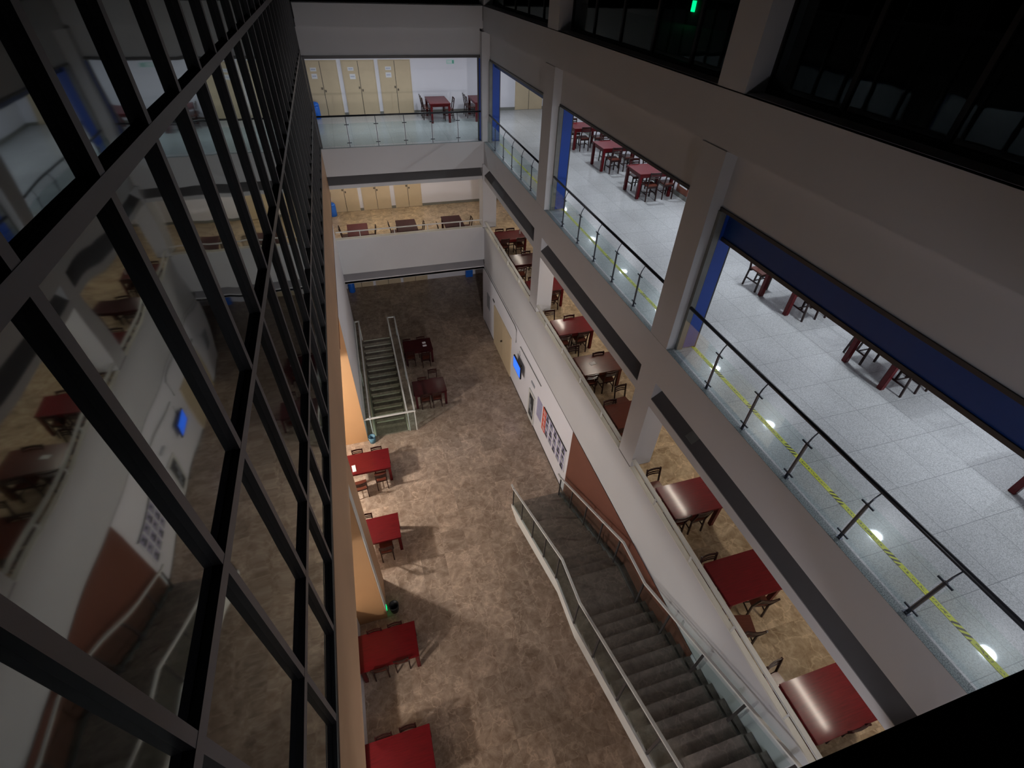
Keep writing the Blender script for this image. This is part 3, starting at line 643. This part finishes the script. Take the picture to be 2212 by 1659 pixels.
def stair_rail(x, label, glass_end=ytop):
    r = empty('stair_railing', (x, 9.0, 0)); tag(r, label, 'railing', 'railings of the wide stairs')
    q = lambda y, z: (0.0, y - 9.0, z)
    pts = [q(9.15, 1.02), q(8.95, 1.06), q(LY1 + 0.02, 3.16), q(LY0 + 0.02, 3.16), q(ytop, F3 + 1.13)]
    m = MB()
    for a, b in zip(pts, pts[1:]): m.bar(a, b, 0.055, 0.045)
    m.build('handrail', 'rail_white', r)
    def zf(y):
        if y > LY1: return (9.0 - y) / (9.0 - LY1) * 2.04
        if y > LY0: return 2.04
        return 2.04 + (LY0 - y) / (LY0 - ytop) * (F3 - 2.04)
    ps = [8.92, 8.05, 7.1, 6.2, 5.35, 4.15, 3.2, 2.2, 1.2, 0.25]
    for y in ps: MB().bar(q(y, zf(y)), q(y, zf(y) + 1.06), 0.03, 0.045).build('post', 'frame_dark', r)
    for a, b in zip(ps, ps[1:]):
        z0a, z0b = zf(a - 0.04) + 0.08, zf(b + 0.04) + 0.08
        if a > LY0 + 0.1 > LY0 and b < LY0: pass
        MB().prism([(a - 0.04 - 9.0, z0a), (b + 0.04 - 9.0, z0b), (b + 0.04 - 9.0, z0b + 0.86), (a - 0.04 - 9.0, z0a + 0.86)], 'x', -0.005, 0.005).build('glass_pane', 'glass', r)
    return r
stair_rail(SX0 - 0.02, 'white-railed glass railing on the open side of the wide stairs')
stair_rail(SX1 - 0.06, 'white-railed glass railing of the wide stairs beside the brown wall')

# ------------------------------------------------------------------ stairs going down by the left wall
sd = empty('staircase', (-0.3, 19.8, 0)); tag(sd, 'narrow stairs going down inside a railed floor opening on the left', 'staircase')
for k in range(14):
    y1 = 19.8 - k * 0.27; z = -k * 0.16
    o = MB().box(HX0 + 0.3, HX1 + 0.3, y1 - 0.27 - 19.8, y1 - 19.8, z - 0.2, z - 0.012).build('step', 'marble_steps', sd)
    MB().box(HX0 + 0.36, HX1 + 0.24, y1 - 19.8 - 0.06, y1 - 19.8, z - 0.012, z).build('nosing', 'nosing_pale', o)
MB().box(HX0 + 0.3, HX1 + 0.3, HY0 - 19.8, 16.02 - 19.8, -2.38, -2.27).build('landing', 'marble_steps', sd)
rg = empty('stair_railing', (-0.3, 16.6, 0)); tag(rg, 'white double railing with glass round the stairs going down', 'railing')
def Rr(x, y, z): return (x + 0.3, y - 16.6, z)
m = MB()
for a, b in (((-1.15, 19.9), (-1.15, 13.36)), ((0.66, 19.9), (0.66, 13.36)), ((-1.18, 13.36), (0.69, 13.36)), ((-0.97, 19.9), (-0.97, 13.36)), ((0.34, 19.9), (0.38, 13.42)),
             ((-1.18, 19.9), (-0.94, 19.9)), ((0.31, 19.9), (0.69, 19.9))):
    m.bar(Rr(*a, 1.05), Rr(*b, 1.05), 0.055, 0.045)
m.build('handrail', 'rail_white', rg)
for x, y in ((-0.98, 13.40), (0.40, 13.40), (-1.15, 16.5), (0.66, 16.5), (-0.97, 19.88), (0.34, 19.88), (0.66, 13.38), (0.66, 19.88)):
    MB().bar(Rr(x, y, 0), Rr(x, y, 1.04), 0.035).build('post', 'rail_white', rg)
for a, b in (((-1.15, 19.85), (-1.15, 13.4)), ((0.66, 19.85), (0.66, 13.4)), ((0.39, 19.85), (0.39, 13.5)), ((-1.0, 19.85), (-1.0, 13.5))):
    MB().box(a[0] + 0.3 - 0.005, a[0] + 0.3 + 0.005, b[1] - 16.6, a[1] - 16.6, 0.03, 0.98).build('glass_pane', 'glass', rg)
MB().box(-1.13 + 0.3, 0.64 + 0.3, 13.355 - 16.6, 13.365 - 16.6, 0.03, 0.98).build('glass_pane', 'glass', rg)

# ------------------------------------------------------------------ small things
tp = MB().box(-0.037, 0.037, Y0, 19.6, 0, 0.002).build('hazard_tape', 'hazard_tape'); tp.location = (5.66, 0, F4 + 0.001)
tag(tp, 'yellow and black warning tape stuck along the grey floor', 'tape')
# wall mounted screen
tv = empty('television', (4.92, 14.08, 1.74)); tag(tv, 'small flat screen glowing blue on the white hall wall', 'television')
MB().box(-0.03, 0.03, -0.46, 0.46, -0.29, 0.29).build('casing', 'tv_black', tv, 0.008)
MB().box(-0.034, -0.03, -0.42, 0.42, -0.25, 0.25).build('screen', 'tv_screen', tv)
MB().bar((0.03, 0, 0), (0.17, 0, 0), 0.05).build('wall_bracket', 'tv_black', tv)
def wall_thing(name, y0, y1, z0, z1, mat, label, cat, t=0.02, group=None):
    o = MB().box(-t, 0, -(y1 - y0) / 2, (y1 - y0) / 2, -(z1 - z0) / 2, (z1 - z0) / 2).build(name, mat); o.location = (XW - 0.002, (y0 + y1) / 2, (z0 + z1) / 2)
    return tag(o, label, cat, group)
wall_thing('notice_frame', 18.96, 19.47, 1.25, 2.0, 'poster_grey', 'grey framed notice on the white wall left of the tan door', 'notice')
wall_thing('door_sign', 18.17, 18.44, 2.19, 2.27, 'poster_dark', 'small dark plate high on the wall beside the tan door', 'sign')
wall_thing('wall_sign', 12.48, 12.86, 1.92, 2.02, 'poster_grey', 'small grey plate above the white display case', 'sign')
o = wall_thing('display_case', 12.30, 12.97, 0.12, 1.56, 'rail_white', 'white framed display case low on the hall wall', 'display case', 0.05)
MB().box(-0.056, -0.05, -0.26, 0.20, -0.5, 0.62).build('dark_panel', 'poster_dark', o)
for k in range(3): MB().box(-0.06, -0.056, -0.20 + k * 0.13, -0.12 + k * 0.13, -0.35 + 0.1 * k, -0.05 + 0.22 * k).build('photo', 'poster_grey', o)
o = wall_thing('poster', 11.62, 12.1, 0.95, 1.88, 'poster_violet', 'pale lilac sheet left of the photo board', 'poster', 0.008)
for k in range(6): MB().box(-0.011, -0.008, -0.18, 0.18, 0.30 - k * 0.11, 0.34 - k * 0.11).build('printed_line', 'ink_grey', o)
bd = wall_thing('photo_board', 9.28, 11.12, 0.86, 1.97, 'paper', 'white board with a grid of portrait photographs', 'notice board', 0.02)
MB().box(-0.035, -0.0, -0.93, 1.2, 0.545, 0.575).build('top_rail', 'frame_dark', bd)
for cx_ in range(5):
    for cz in range(3):
        y = 0.78 - cx_ * 0.375; z = 0.33 - cz * 0.36
        f = MB().box(-0.024, -0.02, y - 0.15, y + 0.15, z - 0.14, z + 0.17).build('photo', 'poster_violet', bd)
        MB().box(-0.027, -0.024, y - 0.05, y + 0.05, z + 0.02, z + 0.13).build('head', 'poster_dark', f)
        MB().box(-0.027, -0.024, y - 0.10, y + 0.10, z - 0.13, z - 0.01).build('body', 'poster_grey' if (cx_ + cz) % 2 else 'poster_dark', f)
o = wall_thing('banner', 11.14, 11.5, 0.82, 1.93, 'poster_red', 'narrow red banner with white characters beside the photo board', 'banner', 0.012)
for k in range(4):
    z = 0.38 - k * 0.26
    m = MB()
    for a, b, c_, d in ((-0.09, 0.09, 0.07, 0.09), (-0.09, 0.09, 0.0, 0.02), (-0.09, -0.07, -0.08, 0.09), (0.07, 0.09, -0.08, 0.02), (-0.02, 0.0, -0.09, 0.10), (-0.06, 0.06, -0.08, -0.06)):
        m.box(-0.016, -0.012, a, b, z + c_, z + d)
    m.build('character', 'paper', o)
def conduit(pts, label, mat='frame_grey', r=0.016):
    m = MB().tube([(p[0] - pts[0][0], p[1] - pts[0][1], p[2] - pts[0][2]) for p in pts], r, 6); o = m.build('conduit', mat); o.location = pts[0]
    return tag(o, label, 'conduit', 'conduits on the hall wall')
conduit([(5.075, 19.9, 3.02), (5.075, 15.1, 3.02), (5.075, 14.86, 2.95), (5.075, 14.86, 2.35)], 'thin pipe along the top of the hall wall, bending down above the screen')
conduit([(5.075, 14.30, 2.55), (5.075, 11.87, 2.57)], 'thin straight pipe on the hall wall right of the screen')
conduit([(5.08, 14.35, 2.3), (5.08, 14.3, 2.1), (4.98, 14.2, 1.98)], 'short cable hanging above the screen', 'tv_black', 0.008)

def bottle(x, y, z, label, mat='water_blue', body=None):
    r = empty('water_dispenser', (x, y, z)); tag(r, label, 'water dispenser', 'blue topped barrels at the far wall')
    MB().lathe([(0.15, 0), (0.17, 0.03), (0.17, 0.46), (0.15, 0.50)], 20).build('barrel', mat, r, smooth=True)
    MB().lathe([(0.17, 0.50), (0.175, 0.52), (0.14, 0.60), (0.06, 0.64)], 20).build('lid', mat, r, smooth=True)
bottle(-1.12, 24.55, F4, 'blue plastic barrel by the left door of the upper gallery')
bottle(-1.30, 24.5, F3, 'blue plastic barrel by the left door of the middle gallery')
bottle(-1.18, 24.5, 0, 'blue plastic barrel in the dark left corner of the hall')
o = empty('storage_box', (5.37, 24.72, 0)); tag(o, 'dark blue box standing against the wall at the dark end of the hall', 'box')
MB().box(-0.2, 0.2, -0.13, 0.13, 0.0, 0.5).build('body', 'water_blue', o, 0.01); MB().box(-0.21, 0.21, -0.14, 0.14, 0.5, 0.53).build('lid', 'blue_panel', o, 0.005)
def bin_(x, y, label, low):
    r = empty('waste_bin', (x, y, 0)); tag(r, label, 'waste bin', 'round waste bins')
    m = MB(); n = 20; prof = [(0.11, 0), (0.14, 0.30), (0.125, 0.30), (0.10, 0.02)]
    o = len(m.v)
    for rr, z in prof:
        for k in range(n): m.v.append((rr * math.cos(2 * PI * k / n), rr * math.sin(2 * PI * k / n), z))
    for i in range(3):
        for k in range(n): m.f.append([o + i * n + k, o + i * n + (k + 1) % n, o + (i + 1) * n + (k + 1) % n, o + (i + 1) * n + k]); m.mi.append(0)
    m.f.append([o + k for k in reversed(range(n))]); m.f.append([o + 3 * n + k for k in range(n)]); m.mi += [0, 0]
    m.build('bucket', low, r, smooth=True)
    MB().tube([(0.133 * math.cos(2 * PI * k / 20), 0.133 * math.sin(2 * PI * k / 20), 0.302) for k in range(21)], 0.009, 6).build('rim', 'bin_black', r, smooth=True)
bin_(-1.04, 13.18, 'small blue waste bin with a black rim by the orange wall', 'bin_blue')
bin_(-0.98, 6.60, 'small black waste bin beside the near pier', 'bin_black')
o = MB().box(-0.012, 0, -0.05, 0.05, -0.09, 0.09).build('exit_sign', 'exit_green'); o.location = (-1.178, 6.64, 0.2)
tag(o, 'small glowing green sign low on the near pier', 'exit sign')
o = MB().box(-0.17, 0.17, -0.01, 0.01, -0.075, 0.075).build('exit_sign', 'exit_pale'); o.location = (4.84, YE - 0.012, 10.44)
tag(o, 'pale green and white exit sign high on the far wall', 'exit sign')
for k in range(4): MB().box(-0.13 + k * 0.05, -0.10 + k * 0.05, -0.014, -0.01, -0.045, 0.05).build('character', 'paper', o)
MB().box(0.08, 0.15, -0.014, -0.01, -0.06, 0.06).build('pictogram', 'exit_dull', o)
o = MB().box(-0.07, 0.07, -0.02, 0.02, -0.12, 0.12).build('exit_sign', 'exit_bright'); o.location = (9.62, 14.54, 13.13); o.rotation_euler = (0, 0, PI / 2)
tag(o, 'glowing green sign in the dark top storey', 'exit sign')
# things on the tables
def sheet(name, x, y, z, w, d, rz, label, cat, mat='paper', t=0.006):
    o = MB().box(-w / 2, w / 2, -d / 2, d / 2, 0, t).build(name, mat); o.location = (x, y, z); o.rotation_euler = (0, 0, rz); return tag(o, label, cat)
sheet('paper_sheet', 1.72, 17.92, 0.75, 0.15, 0.13, 0.1, 'upper of two white slips on the dark hall table', 'paper')
sheet('paper_sheet', 1.72, 17.70, 0.75, 0.17, 0.12, 0.05, 'lower of two white slips on the dark hall table', 'paper')
sheet('paper_sheet', 5.83, 9.92, F3 + 0.75, 0.19, 0.12, 0.2, 'pale slip of paper on the brown gallery table', 'paper')
sheet('paper_sheet', 6.10, 7.68, F3 + 0.75, 0.14, 0.06, 0.4, 'small white slip on the brown table by the near column', 'paper')
sheet('paper_sheet', -1.70, 11.40, 0.75, 0.12, 0.28, 0.1, 'upright white card on the bright red hall table', 'paper', t=0.02)
r = empty('drink_bottle', (6.42, 18.98, F3 + 0.75)); tag(r, 'small bottle with a red top on the far gallery table', 'bottle')
MB().lathe([(0.028, 0), (0.03, 0.01), (0.03, 0.13), (0.012, 0.17)], 12).build('body', 'paper', r, smooth=True); MB().lathe([(0.016, 0.17), (0.016, 0.20)], 12).build('cap', 'plastic_red', r)
sheet('folder', 9.10, 14.02, F4 + 0.457, 0.28, 0.03, 0.0, 'light blue folder leaning on a chair of the upper gallery', 'folder', 'poster_violet', 0.2)
# framed board on the outer wall
o = MB().box(-0.02, 0, -0.30, 0.30, -0.24, 0.30).build('wall_board', 'brown_paint'); o.location = (XE - 0.002, 12.98, F4 + 0.39)
tag(o, 'brown framed board with a white sheet on the outer wall', 'board')
MB().box(-0.024, -0.02, -0.24, 0.18, -0.06, 0.26).build('sheet', 'paper', o)
for k in range(4): MB().box(-0.027, -0.024, -0.20 + k * 0.09, -0.15 + k * 0.09, 0.02, 0.08).build('red_mark', 'poster_red', o)
o = MB().box(-0.02, 0, -0.06, 0.06, -0.04, 0.04).build('wall_plate', 'shade_strip'); o.location = (5.27, 0, 0)
bpy.data.objects.remove(o)
# grey patch on the dark strip
o = MB().prism([(5.17, 7.255), (5.33, 7.385), (5.325, 7.395), (5.165, 7.265)], 'y', 0, 0.22).build('wall_plate', 'frame_grey'); o.location = (-0.002, 4.72, 0.012)
tag(o, 'small grey plate on the dark strip above the near tables', 'plate')
# lamps
for i, (x, y) in enumerate(F4_LAMPS):
    r = empty('ceiling_lamp', (x, y, 11.2)); tag(r, 'round white ceiling lamp of the upper gallery', 'lamp', 'ceiling lamps of the upper gallery')
    MB().lathe([(0.15, -0.05), (0.15, 0.0)], 20).build('housing', 'lamp_body', r)
for i, (x, y) in enumerate(F3_TUBES):
    r = empty('tube_lamp', (x, y, 7.05)); tag(r, 'long white tube lamp under the ceiling of the middle gallery', 'lamp', 'tube lamps of the middle gallery')
    MB().box(-0.04, 0.04, -0.62, 0.62, -0.05, 0).build('housing', 'lamp_body', r); MB().tube([(0, -0.6, -0.085), (0, 0.6, -0.085)], 0.022, 10).build('tube', 'tube_glow', r, smooth=True)
for x, y, z, w in HALL_LAMPS:
    r = empty('pendant_lamp', (x, y, z)); tag(r, 'round pendant lamp in the side hall', 'lamp', 'pendant lamps of the side hall')
    MB().tube([(0, 0, 0.18), (0, 0, 0.25)], 0.02, 6).build('rod', 'frame_grey', r)
